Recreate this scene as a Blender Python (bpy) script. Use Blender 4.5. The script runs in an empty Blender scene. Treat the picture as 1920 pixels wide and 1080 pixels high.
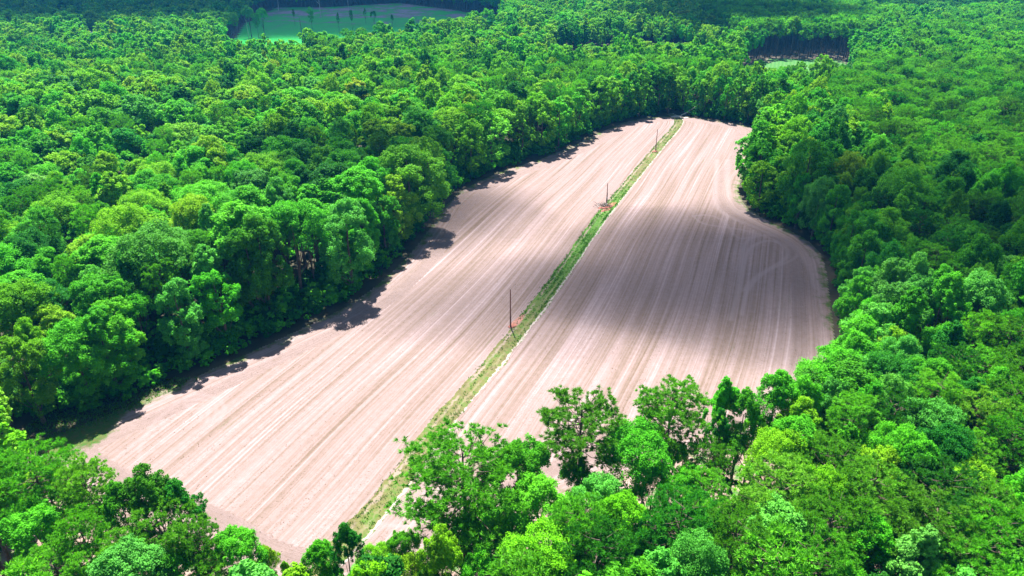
import bpy, math, random
import numpy as np
from mathutils import Vector

# ------------------------------------------------------------------ camera, sky, sun, exposure
sc = bpy.context.scene
COL = sc.collection
FPX, PITCH, CAMH = 1303.0, math.radians(27.2), 80.0      # focal length in pixels of a 1920 px wide picture
cam_d = bpy.data.cameras.new("camera"); cam = bpy.data.objects.new("camera", cam_d); COL.objects.link(cam)
cam_d.sensor_width = 36.0; cam_d.lens = 36.0 * FPX / 1920.0
cam_d.clip_start = 1.0; cam_d.clip_end = 8000.0
cam.location = (0, 0, CAMH); cam.rotation_euler = (math.pi / 2 - PITCH, 0, 0)
sc.camera = cam

SUN_EL, SUN_AZ = math.radians(62), math.radians(-12)      # azimuth from +Y, negative to the left
w = bpy.data.worlds.new("World"); sc.world = w; w.use_nodes = True
nt = w.node_tree; nt.nodes.clear()
sky = nt.nodes.new("ShaderNodeTexSky"); sky.sky_type = 'NISHITA'; sky.sun_disc = False
sky.sun_elevation = SUN_EL; sky.sun_rotation = SUN_AZ
bg = nt.nodes.new("ShaderNodeBackground"); bg.inputs[1].default_value = 0.05
wo = nt.nodes.new("ShaderNodeOutputWorld")
nt.links.new(sky.outputs[0], bg.inputs[0]); nt.links.new(bg.outputs[0], wo.inputs[0])
sun_d = bpy.data.lights.new("sun", 'SUN'); sun = bpy.data.objects.new("sun", sun_d); COL.objects.link(sun)
sun_d.energy = 5.0; sun_d.angle = math.radians(0.5); sun_d.color = (1.0, 0.955, 0.90)
SDIR = Vector((math.sin(SUN_AZ) * math.cos(SUN_EL), math.cos(SUN_AZ) * math.cos(SUN_EL), math.sin(SUN_EL)))
sun.rotation_euler = SDIR.to_track_quat('Z', 'Y').to_euler()
sun.location = (0, 0, 300)
sc.view_settings.view_transform = 'Standard'; sc.view_settings.look = 'None'
sc.view_settings.gamma = 1.0; sc.view_settings.exposure = 1.88
sc.cycles.max_bounces = 6; sc.cycles.diffuse_bounces = 3; sc.cycles.transmission_bounces = 3
sc.cycles.volume_bounces = 0; sc.cycles.transparent_max_bounces = 12

rng = np.random.default_rng(11); random.seed(11)

# ------------------------------------------------------------------ helpers
def ground(px, py, z=0.0):
    """where the sight line through picture point (px, py) of the 1920x1080 photograph meets height z"""
    a = (px - 960) / FPX; b = (540 - py) / FPX
    dy = math.cos(PITCH) + b * math.sin(PITCH); dz = -math.sin(PITCH) + b * math.cos(PITCH)
    t = (CAMH - z) / -dz
    return t * a, t * dy

def project(x, y, z):
    zz = z - CAMH
    dep = y * math.cos(PITCH) - zz * math.sin(PITCH)
    up = y * math.sin(PITCH) + zz * math.cos(PITCH)
    return 960 + FPX * x / dep, 540 - FPX * up / dep, dep

def inpoly(x, y, poly):
    x = np.asarray(x, float); y = np.asarray(y, float)
    r = np.zeros(x.shape, bool); n = len(poly); j = n - 1
    for i in range(n):
        xi, yi = poly[i]; xj, yj = poly[j]
        c = ((yi > y) != (yj > y)) & (x < (xj - xi) * (y - yi) / (yj - yi + 1e-12) + xi)
        r ^= c; j = i
    return r

def polydist(x, y, poly, closed=True):
    x = np.asarray(x, float); y = np.asarray(y, float)
    best = np.full(x.shape, 1e9); n = len(poly)
    for i in range(n if closed else n - 1):
        ax, ay = poly[i]; bx, by = poly[(i + 1) % n]
        dx, dy = bx - ax, by - ay
        t = np.clip(((x - ax) * dx + (y - ay) * dy) / (dx * dx + dy * dy + 1e-9), 0, 1)
        best = np.minimum(best, np.hypot(x - ax - t * dx, y - ay - t * dy))
    return best

_perm = rng.random((64, 64))
def vnoise(x, y, s):
    x = np.asarray(x, float) / s + 100; y = np.asarray(y, float) / s + 100
    xi = np.floor(x).astype(int); yi = np.floor(y).astype(int); fx = x - xi; fy = y - yi
    fx = fx * fx * (3 - 2 * fx); fy = fy * fy * (3 - 2 * fy)
    g = lambda a, b: _perm[a % 64, b % 64]
    return (g(xi, yi) * (1 - fx) + g(xi + 1, yi) * fx) * (1 - fy) + (g(xi, yi + 1) * (1 - fx) + g(xi + 1, yi + 1) * fx) * fy

def smooth_poly(pts, k=2, closed=True):
    for _ in range(k):
        out = []; n = len(pts)
        if not closed: out.append(pts[0])
        for i in range(n if closed else n - 1):
            a, b = pts[i], pts[(i + 1) % n]
            out.append((a[0] * .75 + b[0] * .25, a[1] * .75 + b[1] * .25))
            out.append((a[0] * .25 + b[0] * .75, a[1] * .25 + b[1] * .75))
        if not closed: out.append(pts[-1])
        pts = out
    return pts

def mesh(name, verts, faces, mats=(), mat_idx=None, attrs=None, smooth=False):
    """verts (n,3); faces: list of integer arrays, each (m,3) or (m,4)"""
    me = bpy.data.meshes.new(name)
    verts = np.asarray(verts, np.float32).reshape(-1, 3)
    faces = [np.asarray(f, np.int32) for f in faces if len(f)]
    loops = np.concatenate([f.ravel() for f in faces])
    sizes = np.concatenate([np.full(len(f), f.shape[1], np.int32) for f in faces])
    starts = np.concatenate([[0], np.cumsum(sizes)[:-1]]).astype(np.int32)
    me.vertices.add(len(verts)); me.vertices.foreach_set("co", verts.ravel())
    me.loops.add(len(loops)); me.loops.foreach_set("vertex_index", loops)
    me.polygons.add(len(sizes)); me.polygons.foreach_set("loop_start", starts)
    for m in mats: me.materials.append(m)
    if mat_idx is not None: me.polygons.foreach_set("material_index", np.asarray(mat_idx, np.int32))
    me.polygons.foreach_set("use_smooth", np.full(len(sizes), smooth))
    for k, (dom, arr) in (attrs or {}).items():
        a = me.attributes.new(k, 'FLOAT', dom); a.data.foreach_set("value", np.asarray(arr, np.float32))
    me.update(calc_edges=True); me.validate()
    return me

def link(name, me, parent=None, loc=None):
    o = bpy.data.objects.new(name, me); COL.objects.link(o)
    if parent is not None: o.parent = parent
    if loc is not None: o.location = loc
    return o

def tag(o, label=None, cat=None, group=None, kind=None):
    if label: o["label"] = label
    if cat: o["category"] = cat
    if group: o["group"] = group
    if kind: o["kind"] = kind
    return o

def empty(name, loc=(0, 0, 0), rz=0.0):
    o = bpy.data.objects.new(name, None); COL.objects.link(o)
    o.location = loc; o.rotation_euler = (0, 0, rz); o.empty_display_size = 0.5
    return o

# --- geometry pieces, all returning (verts, quads/tris)
class Geo:
    def __init__(s): s.v = []; s.q = []; s.t = []; s.n = 0
    def add(s, v, q=None, t=None):
        v = np.asarray(v, float).reshape(-1, 3)
        if q is not None and len(q): s.q.append(np.asarray(q) + s.n)
        if t is not None and len(t): s.t.append(np.asarray(t) + s.n)
        s.v.append(v); s.n += len(v)
    def tube(s, pts, rad, k=7, cap=True):
        pts = np.asarray(pts, float); n = len(pts); rad = np.broadcast_to(rad, (n,))
        tan = np.gradient(pts, axis=0); tan /= np.linalg.norm(tan, axis=1)[:, None] + 1e-9
        ref = np.array([0, 0, 1.0]) if abs(tan[0][2]) < 0.9 else np.array([1.0, 0, 0])
        a = np.cross(tan, ref); a /= np.linalg.norm(a, axis=1)[:, None] + 1e-9
        b = np.cross(tan, a)
        th = np.arange(k) * 2 * math.pi / k
        ring = pts[:, None, :] + rad[:, None, None] * (np.cos(th)[None, :, None] * a[:, None, :] + np.sin(th)[None, :, None] * b[:, None, :])
        q = []
        for i in range(n - 1):
            for j in range(k):
                q.append((i * k + j, i * k + (j + 1) % k, (i + 1) * k + (j + 1) % k, (i + 1) * k + j))
        v = ring.reshape(-1, 3); t = []
        if cap:
            v = np.vstack([v, pts[-1:] + tan[-1:] * rad[-1] * .4]); c = n * k
            t = [((n - 1) * k + j, (n - 1) * k + (j + 1) % k, c) for j in range(k)]
        s.add(v, q, t)
    def box(s, c, d, rz=0.0):
        x, y, z = np.array(d) / 2
        v = np.array([(-x, -y, -z), (x, -y, -z), (x, y, -z), (-x, y, -z), (-x, -y, z), (x, -y, z), (x, y, z), (-x, y, z)])
        R = np.array([[math.cos(rz), -math.sin(rz), 0], [math.sin(rz), math.cos(rz), 0], [0, 0, 1]])
        s.add(v @ R.T + np.array(c), [(0, 3, 2, 1), (4, 5, 6, 7), (0, 1, 5, 4), (1, 2, 6, 5), (2, 3, 7, 6), (3, 0, 4, 7)])
    def arrays(s):
        f = []
        if s.q: f.append(np.vstack(s.q))
        if s.t: f.append(np.vstack(s.t))
        return np.vstack(s.v), f
    def mesh(s, name, mats, smooth=False):
        v, f = s.arrays(); return mesh(name, v, f, mats, smooth=smooth)

def unit(a): return a / (np.linalg.norm(a, axis=-1, keepdims=True) + 1e-9)

def leaf_quads(P, N, size, aspect=1.5, r=rng):
    """one bent leaf spray per point: P centres, N facing"""
    n = len(P)
    ref = r.normal(size=(n, 3)); A = unit(np.cross(N, ref)); B = np.cross(N, A)
    s = np.broadcast_to(size, (n,))[:, None]
    a = A * s * .5 * aspect; b = B * s * .5
    k = r.uniform(.5, 1.0, (n, 4, 1))
    V = np.stack([P - a * k[:, 0], P - b * k[:, 1] + N * s * .12, P + a * k[:, 2], P + b * k[:, 3] - N * s * .1], 1).reshape(-1, 3)
    Q = np.arange(4 * n).reshape(n, 4)
    return V, Q

# ------------------------------------------------------------------ materials
def mat(name):
    m = bpy.data.materials.new(name); m.use_nodes = True
    t = m.node_tree; t.nodes.clear()
    out = t.nodes.new("ShaderNodeOutputMaterial")
    return m, t, out

def N(t, typ, **kw):
    n = t.nodes.new(typ)
    for k, v in kw.items(): setattr(n, k, v)
    return n

def ramp(t, stops, fac=None, interp='LINEAR'):
    r = N(t, "ShaderNodeValToRGB"); r.color_ramp.interpolation = interp
    e = r.color_ramp.elements
    e[0].position, e[0].color = stops[0][0], (*stops[0][1], 1)
    e[1].position, e[1].color = stops[-1][0], (*stops[-1][1], 1)
    for p, c in stops[1:-1]:
        x = e.new(p); x.color = (*c, 1)
    if fac is not None: t.links.new(fac, r.inputs[0])
    return r.outputs[0]

def mixc(t, a, b, fac, mode='MIX'):
    m = N(t, "ShaderNodeMix", data_type='RGBA', blend_type=mode)
    for sock, v in ((m.inputs[0], fac), (m.inputs[6], a), (m.inputs[7], b)):
        if hasattr(v, "is_output"): t.links.new(v, sock)
        else: sock.default_value = v if not isinstance(v, tuple) else (*v, 1)
    return m.outputs[2]

def noise(t, vec, scale, detail=4, rough=.6, dist=0.0):
    n = N(t, "ShaderNodeTexNoise"); n.inputs["Scale"].default_value = scale
    n.inputs["Detail"].default_value = detail; n.inputs["Roughness"].default_value = rough
    n.inputs["Distortion"].default_value = dist
    if vec is not None: t.links.new(vec, n.inputs["Vector"])
    return n.outputs[0]

def maprange(t, v, a, b, c=0.0, d=1.0):
    m = N(t, "ShaderNodeMapRange"); m.inputs[1].default_value = a; m.inputs[2].default_value = b
    m.inputs[3].default_value = c; m.inputs[4].default_value = d
    t.links.new(v, m.inputs[0]); return m.outputs[0]

def math_(t, op, a, b=None):
    m = N(t, "ShaderNodeMath", operation=op)
    for i, v in enumerate((a, b)):
        if v is None: continue
        if hasattr(v, "is_output"): t.links.new(v, m.inputs[i])
        else: m.inputs[i].default_value = v
    return m.outputs[0]

def attr(t, name, typ='GEOMETRY'):
    a = N(t, "ShaderNodeAttribute", attribute_name=name, attribute_type=typ); return a

def objco(t): return N(t, "ShaderNodeTexCoord").outputs["Object"]

def diffuse_mat(name, color_fn, rough=.9, bump=None, spec=.2):
    m, t, out = mat(name)
    p = N(t, "ShaderNodeBsdfPrincipled"); p.inputs["Roughness"].default_value = rough
    p.inputs["Specular IOR Level"].default_value = spec
    c = color_fn(t)
    if isinstance(c, tuple): p.inputs["Base Color"].default_value = (*c, 1)
    else: t.links.new(c, p.inputs["Base Color"])
    if bump:
        h, strength, dist = bump(t)
        b = N(t, "ShaderNodeBump"); b.inputs["Strength"].default_value = strength; b.inputs["Distance"].default_value = dist
        t.links.new(h, b.inputs["Height"]); t.links.new(b.outputs[0], p.inputs["Normal"])
    t.links.new(p.outputs[0], out.inputs[0])
    return m

def leaf_mat(name, trans=.32, spec=.35, rough=.5):
    m, t, out = mat(name)
    tint = attr(t, "tint", 'INSTANCER').outputs["Color"]
    rnd = attr(t, "rnd").outputs["Fac"]
    v = maprange(t, rnd, 0, 1, .70, 1.35)
    hs = N(t, "ShaderNodeHueSaturation"); t.links.new(tint, hs.inputs["Color"]); t.links.new(v, hs.inputs["Value"])
    t.links.new(maprange(t, rnd, 0, 1, .506, .494), hs.inputs["Hue"])
    p = N(t, "ShaderNodeBsdfPrincipled"); p.inputs["Roughness"].default_value = rough; p.inputs["Specular IOR Level"].default_value = spec
    t.links.new(hs.outputs[0], p.inputs["Base Color"])
    tr = N(t, "ShaderNodeBsdfTranslucent")
    t.links.new(mixc(t, hs.outputs[0], (1.3, 1.35, .40), 1.0, 'MULTIPLY'), tr.inputs[0])
    mx = N(t, "ShaderNodeMixShader"); mx.inputs[0].default_value = trans
    t.links.new(p.outputs[0], mx.inputs[1]); t.links.new(tr.outputs[0], mx.inputs[2])
    t.links.new(mx.outputs[0], out.inputs[0])
    return m

M = {}
M["leaf"] = leaf_mat("broad_leaves", .36, .08, .6)
M["needle"] = leaf_mat("pine_needles", .40, .06, .6)
M["bark"] = diffuse_mat("bark", lambda t: ramp(t, [(.3, (.05, .036, .028)), (.7, (.15, .115, .09))], noise(t, objco(t), 3.0)))
M["grey_bark"] = diffuse_mat("weathered_wood", lambda t: ramp(t, [(.3, (.28, .26, .25)), (.7, (.55, .52, .50))], noise(t, objco(t), 3.0)))
M["pole"] = diffuse_mat("pole_wood", lambda t: ramp(t, [(.3, (.16, .060, .045)), (.7, (.25, .12, .090))], noise(t, objco(t), 4.0)))
M["metal"] = diffuse_mat("grey_metal", lambda t: ramp(t, [(.3, (.20, .20, .21)), (.7, (.34, .34, .36))], noise(t, objco(t), 4.0)), rough=.5, spec=.5)
M["clay"] = diffuse_mat("red_clay", lambda t: ramp(t, [(.3, (.16, .055, .04)), (.7, (.36, .15, .11))], noise(t, objco(t), 2.0)))
M["sand"] = diffuse_mat("pale_sand", lambda t: ramp(t, [(.3, (.34, .29, .25)), (.7, (.5, .45, .42))], noise(t, objco(t), 1.5)))

# ------------------------------------------------------------------ the place's plan, in metres on the ground
FIELD = [(-86, 95), (-76, 103), (-62, 119), (-49, 134), (-37.5, 149), (-30, 170), (-26, 189), (-21, 222), (-9, 246), (17, 273),
         (47, 320), (61, 334), (80, 340), (97, 330), (113, 317), (102, 285), (94, 262), (81, 238), (76, 217), (78.5, 203), (85, 191), (87, 180), (84, 167),
         (77, 147), (72.5, 134), (67, 119), (58, 104), (44, 95), (26, 91), (12, 84), (0, 76), (-12, 67), (-22, 62), (-36, 64), (-50, 73), (-72, 82)]
STRIP = [(-36, 55), (-28.5, 67), (-24.3, 73.5), (-19, 85.6), (-12.7, 102.2), (-1.0, 128.5), (11.5, 160), (19.5, 182), (28.5, 206), (45, 245.6), (63, 288.6), (76, 318), (79.5, 330), (79, 336), (77, 344)]
SX = np.array([p[0] for p in smooth_poly(STRIP, 2, False)]); SY = np.array([p[1] for p in smooth_poly(STRIP, 2, False)])
FSM = smooth_poly(FIELD, 1)
CLEARING = [(-226, 585), ground(455, 45), ground(515, 14), ground(600, 14), ground(750, 5), ground(850, 18), ground(940, 34), (-8, 610), (-14, 562), (-60, 545), (-105, 490), (-150, 462), (-184, 462)]
CROPS = [(118, 366), (178, 366), ground(1590, 128), ground(1590, 116), ground(1560, 111), ground(1440, 110), ground(1395, 122), (134, 425)]
STAND = [ground(1385, 118), ground(1440, 110), ground(1580, 112), ground(1640, 108), (330, 610), (300, 680), (190, 690), (165, 600)]
YOUNG = [(20, 400), (60, 425), (120, 440), (140, 470), (135, 520), (95, 545), (40, 500), (10, 460)]
RIGHTPINES = [(100, 150), (118, 205), (128, 262), (136, 305), (150, 340), (165, 400), (240, 425), (262, 520), (400, 660), (900, 1010), (1200, 700), (500, 260), (240, 100), (130, 110)]
PINEBELT = [(10, 300), (30, 318), (60, 352), (84, 362), (140, 350), (150, 400), (80, 402), (20, 360), (-30, 330)]
HOUSE_AT = ground(174, 75)
HOUSE_GAP = [(HOUSE_AT[0] - 9, HOUSE_AT[1] + 8), (HOUSE_AT[0] + 8, HOUSE_AT[1] + 8), (HOUSE_AT[0] * .83 + 3, HOUSE_AT[1] * .83), (HOUSE_AT[0] * .83 - 3, HOUSE_AT[1] * .83)]

# ------------------------------------------------------------------ ground sheets
def grid_sheet(name, x0, x1, y0, y1, step, m, z, zfn=None, keep=None, attrs=None, kind="structure"):
    xs = np.arange(x0, x1 + step * .5, step); ys = np.arange(y0, y1 + step * .5, step)
    X, Y = np.meshgrid(xs, ys); nx, ny = len(xs), len(ys)
    Z = np.full(X.shape, float(z)) if zfn is None else z + zfn(X, Y)
    v = np.stack([X.ravel(), Y.ravel(), Z.ravel()], 1)
    i = np.arange((nx - 1) * (ny - 1)); r, c = i // (nx - 1), i % (nx - 1); a = r * nx + c
    q = np.stack([a, a + 1, a + nx + 1, a + nx], 1)
    if keep is not None:
        k = keep(v[:, 0], v[:, 1]); q = q[k[q].all(1)]
        used = np.unique(q); remap = np.full(len(v), -1); remap[used] = np.arange(len(used)); v = v[used]; q = remap[q]
    at = {kk: ('POINT', fn(v[:, 0], v[:, 1])) for kk, fn in (attrs or {}).items()}
    o = link(name, mesh(name, v, [q], [m], attrs=at, smooth=True))
    tag(o, kind=kind)
    return o

def forest_floor(t):
    co = objco(t)
    base = ramp(t, [(.35, (.022, .024, .012)), (.6, (.060, .052, .030))], noise(t, co, .12, 6))
    straw = ramp(t, [(.35, (.18, .12, .095)), (.65, (.28, .205, .175))], noise(t, co, .5, 6))
    straw = mixc(t, straw, (.06, .13, .03), maprange(t, noise(t, co, .33, 5), .52, .62))
    return mixc(t, base, straw, attr(t, "straw").outputs["Fac"])
M["floor"] = diffuse_mat("forest_floor", forest_floor)

def straw_attr(x, y):
    near = np.clip(1 - np.clip(polydist(x, y, [(-70, 66), (-30, 52), (0, 62), (50, 88)], False) - 14, 0, 40) / 14, 0, 1)
    st = inpoly(x, y, STAND).astype(float) * .35
    rp = inpoly(x, y, RIGHTPINES) * .35
    return np.maximum(np.maximum(near, st), rp)
xs0 = np.unique(np.concatenate([np.arange(-1600, -400, 60), np.arange(-400, 404, 6), np.arange(410, 1620, 60)]))
ys0 = np.unique(np.concatenate([np.arange(-300, 20, 40), np.arange(20, 720, 6), np.arange(730, 2300, 60)]))
Xg, Yg = np.meshgrid(xs0, ys0); nx = len(xs0)
vg = np.stack([Xg.ravel(), Yg.ravel(), np.zeros(Xg.size)], 1)
i = np.arange((nx - 1) * (len(ys0) - 1)); a_ = (i // (nx - 1)) * nx + i % (nx - 1)
gnd = link("ground", mesh("ground", vg, [np.stack([a_, a_ + 1, a_ + nx + 1, a_ + nx], 1)], [M["floor"]], attrs={"straw": ('POINT', straw_attr(vg[:, 0], vg[:, 1]))}))
tag(gnd, kind="structure")

# the ploughed field: attributes carry the direction of the rows, the headland and the tyre marks
def strip_u(x, y): return (x - np.interp(y, SY, SX)) * .90
def row_u(x, y):
    d = polydist(x, y, FSM); u = strip_u(x, y)
    wgt = np.clip((9.0 - d) / 3.0, 0, 1)
    u = u + 1.5 * (vnoise(x, y, 45) - .5)
    return u * (1 - wgt) + (d + 300) * wgt
def marks(x, y):
    m = np.zeros(x.shape)
    def arc(pts, wd, s):
        nonlocal m
        d = polydist(x, y, smooth_poly(pts, 3, False), False)
        m = np.maximum(m, s * np.clip(1.3 - d / wd, 0, 1))
    P = lambda *l: [ground(*p) for p in l]
    # turning loops by the right-hand edge
    arc(P((1370, 600), (1385, 540), (1395, 500), (1402, 465), (1440, 448), (1475, 462), (1480, 482), (1450, 500), (1415, 520), (1395, 545)), .7, .8)
    arc(P((1390, 590), (1400, 540), (1440, 505), (1490, 487), (1500, 470), (1470, 448), (1440, 440), (1400, 446), (1390, 480), (1388, 520), (1380, 560)), .6, .8)
    arc(P((1300, 405), (1330, 402), (1360, 415), (1375, 440), (1390, 450), (1420, 440)), .6, .6)
    arc(P((1300, 405), (1315, 420), (1350, 425), (1400, 432), (1440, 445), (1480, 462)), .6, .7)
    arc(P((1345, 300), (1340, 360), (1345, 395), (1380, 412), (1430, 432), (1480, 455), (1515, 490), (1530, 540)), 1.0, .7)
    arc(P((1365, 300), (1362, 360), (1372, 392), (1410, 415), (1460, 438), (1500, 465), (1528, 500), (1542, 550)), 1.2, .6)
    arc(P((1390, 395), (1420, 412), (1480, 432), (1520, 462), (1540, 500)), .7, .9)
    # turning loops at the near left
    for k in range(4):
        q = 1 - k * .13
        arc(P((350 + 30 * (1 - q), 760 + 20 * (1 - q)), (345, 742 + 70 * (1 - q)), (380, 740 + 60 * (1 - q)), (412 - 90 * (1 - q), 748 + 60 * (1 - q)), (424 - 120 * (1 - q), 768), (410 - 90 * (1 - q), 792)), .4, .6)
    arc(P((262, 880), (262, 840), (275, 810), (300, 780), (335, 755)), .5, .5)
    # wheel marks at the near end
    arc(P((700, 980), (740, 988), (775, 985), (800, 970)), .35, .8)
    arc(P((690, 1010), (740, 975), (790, 965)), .3, .6)
    return m
def field_color(t):
    u = attr(t, "row").outputs["Fac"]; v = attr(t, "along").outputs["Fac"]; mk = attr(t, "mark").outputs["Fac"]; su = attr(t, "across").outputs["Fac"]
    co = objco(t)
    def vec(ku, kv):
        c = N(t, "ShaderNodeCombineXYZ"); t.links.new(math_(t, 'MULTIPLY', u, ku), c.inputs[0]); t.links.new(math_(t, 'MULTIPLY', v, kv), c.inputs[1]); return c.outputs[0]
    fine = noise(t, vec(2.1, .012), 1.0, 2, .55)
    mid = noise(t, vec(.80, .010), 1.0, 2, .5)
    broad = noise(t, vec(.16, .010), 1.0, 3, .5)
    s = math_(t, 'ADD', math_(t, 'MULTIPLY', fine, .55), math_(t, 'MULTIPLY', mid, .40))
    s = math_(t, 'ADD', s, math_(t, 'MULTIPLY', broad, .34))
    s = math_(t, 'ADD', s, -.085)
    s = math_(t, 'ADD', s, math_(t, 'MULTIPLY', maprange(t, noise(t, co, .7, 6, .7), .3, .7, -.5, .5), .10))
    c = ramp(t, [(.34, (.115, .082, .057)), (.48, (.172, .125, .107)), (.62, (.222, .165, .157)), (.78, (.300, .235, .238))], s)
    # crumbs of plant litter left on the soil
    lit = maprange(t, noise(t, co, 3.2, 3, .7), .56, .70)
    rowsel = maprange(t, noise(t, vec(.5, .02), 1.0, 3, .6), .40, .62)
    lit = math_(t, 'MULTIPLY', lit, math_(t, 'ADD', math_(t, 'MULTIPLY', rowsel, .75), .12))
    c = mixc(t, c, (.075, .052, .026), lit)
    # thin green weeds in some rows
    weed = maprange(t, noise(t, vec(.55, .035), 1.7, 4, .7), .60, .78)
    weed = math_(t, 'MULTIPLY', weed, maprange(t, noise(t, co, .05, 2), .45, .6))
    c = mixc(t, c, (.072, .090, .028), math_(t, 'MULTIPLY', weed, .7))
    c = mixc(t, c, (.255, .198, .196), math_(t, 'MULTIPLY', mk, .72))
    # grass creeping in from the track and the wood's edge
    ed = attr(t, "edge").outputs["Fac"]
    e2 = math_(t, 'ADD', ed, maprange(t, noise(t, co, .25, 5, .7), .3, .7, -3.4, 3.4))
    c = mixc(t, c, mixc(t, (.085, .095, .03), (.040, .11, .016), maprange(t, noise(t, co, 1.1, 5, .7), .42, .58)), maprange(t, e2, 2.2, -.6))
    return c
def field_bump(t):
    u = attr(t, "row").outputs["Fac"]; v = attr(t, "along").outputs["Fac"]
    c = N(t, "ShaderNodeCombineXYZ"); t.links.new(math_(t, 'MULTIPLY', u, 1.6), c.inputs[0]); t.links.new(math_(t, 'MULTIPLY', v, .1), c.inputs[1])
    h = math_(t, 'ADD', noise(t, c.outputs[0], 1.0, 2), math_(t, 'MULTIPLY', noise(t, objco(t), 4.0, 3), .7))
    return h, .55, .25
M["field"] = diffuse_mat("tilled_soil", field_color, rough=.95, bump=field_bump, spec=.1)
grid_sheet("field", -90, 118, 58, 346, .5, M["field"], .03, keep=lambda x, y: inpoly(x, y, FSM),
           attrs={"row": row_u, "along": lambda x, y: y * 1.1, "mark": marks, "across": strip_u, "edge": lambda x, y: polydist(x, y, FSM) - 8.5 * np.exp(-np.hypot((x + 78) / 9.0, (y - 97) / 7.0) ** 2) - 4 * np.exp(-np.hypot((x - 78) / 3.5, (y - 339) / 7.0) ** 2)})

# the grassy farm track down the middle
def ribbon(name, pts, hw_l, hw_r, m, z, step=.6, jag=.35, cols=9):
    p = np.array(smooth_poly(pts, 3, False)); s = np.concatenate([[0], np.cumsum(np.hypot(*np.diff(p, axis=0).T))])
    ss = np.arange(0, s[-1], step); x = np.interp(ss, s, p[:, 0]); y = np.interp(ss, s, p[:, 1])
    tx, ty = np.gradient(x), np.gradient(y); l = np.hypot(tx, ty); nx_, ny_ = ty / l, -tx / l
    n = len(ss); wl = hw_l + jag * (rng.random(n) - .5) + 1.2 * jag * (vnoise(ss, ss * 0, 5) - .5) * 2; wr = hw_r + jag * (rng.random(n) - .5) + 1.2 * jag * (vnoise(ss, ss * 0 + 50, 5) - .5) * 2
    V = []; U = []; S = []
    for c in range(cols):
        k = c / (cols - 1); off = -wl * (1 - k) + wr * k
        V.append(np.stack([x + nx_ * off, y + ny_ * off, np.full(n, z) + .03 * math.sin(k * math.pi)], 1)); U.append(off); S.append(ss)
    V = np.stack(V, 1).reshape(-1, 3)
    U = np.stack(U, 1).ravel(); S = np.stack(S, 1).ravel()
    i = np.arange((n - 1) * (cols - 1)); a = (i // (cols - 1)) * cols + i % (cols - 1)
    q = np.stack([a, a + 1, a + cols + 1, a + cols], 1)
    o = link(name, mesh(name, V, [q], [m], attrs={"across": ('POINT', U), "along": ('POINT', S)}, smooth=True))
    return tag(o, kind="structure")
def track_color(t):
    u = attr(t, "across").outputs["Fac"]; v = attr(t, "along").outputs["Fac"]; co = objco(t)
    g = ramp(t, [(.35, (.078, .070, .026)), (.5, (.105, .108, .034)), (.62, (.060, .115, .016))], noise(t, co, .35, 5, .7))
    lush = maprange(t, v, 85, 125); lush2 = maprange(t, v, 205, 170)
    lush = math_(t, 'MULTIPLY', lush, lush2)
    g = mixc(t, g, (.045, .165, .010), math_(t, 'MULTIPLY', lush, .75))
    n = maprange(t, noise(t, co, .8, 5, .7), .3, .7, -.5, .5)
    uu = math_(t, 'ADD', u, math_(t, 'MULTIPLY', n, .9))
    def rut(c, wdt, amt, lo=.4, hi=.55, col=(.62, .50, .42)):
        nonlocal g
        d = math_(t, 'ABSOLUTE', math_(t, 'SUBTRACT', uu, c))
        f = maprange(t, d, wdt, wdt * .4)
        cc = N(t, "ShaderNodeCombineXYZ"); t.links.new(math_(t, 'MULTIPLY', v, .09), cc.inputs[0]); cc.inputs[1].default_value = c * 7
        f = math_(t, 'MULTIPLY', f, maprange(t, noise(t, cc.outputs[0], 1.0, 4, .7), lo, hi))
        g = mixc(t, g, col, math_(t, 'MULTIPLY', f, amt))
    rut(-1.0, .42, .95, .40, .55, (.215, .165, .135)); rut(.75, .35, .45, .42, .6, (.22, .175, .12))
    rut(2.2, .36, .95, .30, .45, (.34, .29, .27))
    g = mixc(t, g, (.20, .15, .12), math_(t, 'MULTIPLY', maprange(t, noise(t, co, 2.2, 3, .7), .58, .68), .5))
    return g
M["track"] = diffuse_mat("grassy_track", track_color, bump=lambda t: (noise(t, objco(t), 3.0, 4), .5, .2))
ribbon("farm_track", STRIP, 1.95, 2.4, M["track"], .05)

def clearing_color(t):
    co = objco(t); sp = N(t, "ShaderNodeSeparateXYZ"); t.links.new(co, sp.inputs[0])
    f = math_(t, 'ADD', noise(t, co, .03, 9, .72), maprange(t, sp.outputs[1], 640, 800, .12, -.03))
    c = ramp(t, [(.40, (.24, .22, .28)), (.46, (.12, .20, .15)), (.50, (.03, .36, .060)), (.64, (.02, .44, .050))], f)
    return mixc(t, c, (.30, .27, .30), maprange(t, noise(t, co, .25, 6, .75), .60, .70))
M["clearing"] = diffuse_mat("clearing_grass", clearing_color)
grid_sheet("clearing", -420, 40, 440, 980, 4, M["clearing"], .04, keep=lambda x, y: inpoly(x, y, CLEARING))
def crop_color(t):
    co = objco(t); mp = N(t, "ShaderNodeMapping"); mp.inputs["Rotation"].default_value = (0, 0, .35); t.links.new(co, mp.inputs[0])
    wv = N(t, "ShaderNodeTexWave"); wv.inputs["Scale"].default_value = .13; wv.inputs["Distortion"].default_value = .6; t.links.new(mp.outputs[0], wv.inputs[0])
    c = mixc(t, (.030, .13, .018), (.050, .155, .030), wv.outputs["Fac"])
    return mixc(t, c, (.17, .17, .10), maprange(t, noise(t, co, .07, 5), .54, .68))
M["crops"] = diffuse_mat("crop_rows", crop_color)
grid_sheet("crop_field", 100, 270, 345, 545, 2.5, M["crops"], .045, keep=lambda x, y: inpoly(x, y, CROPS))

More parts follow.
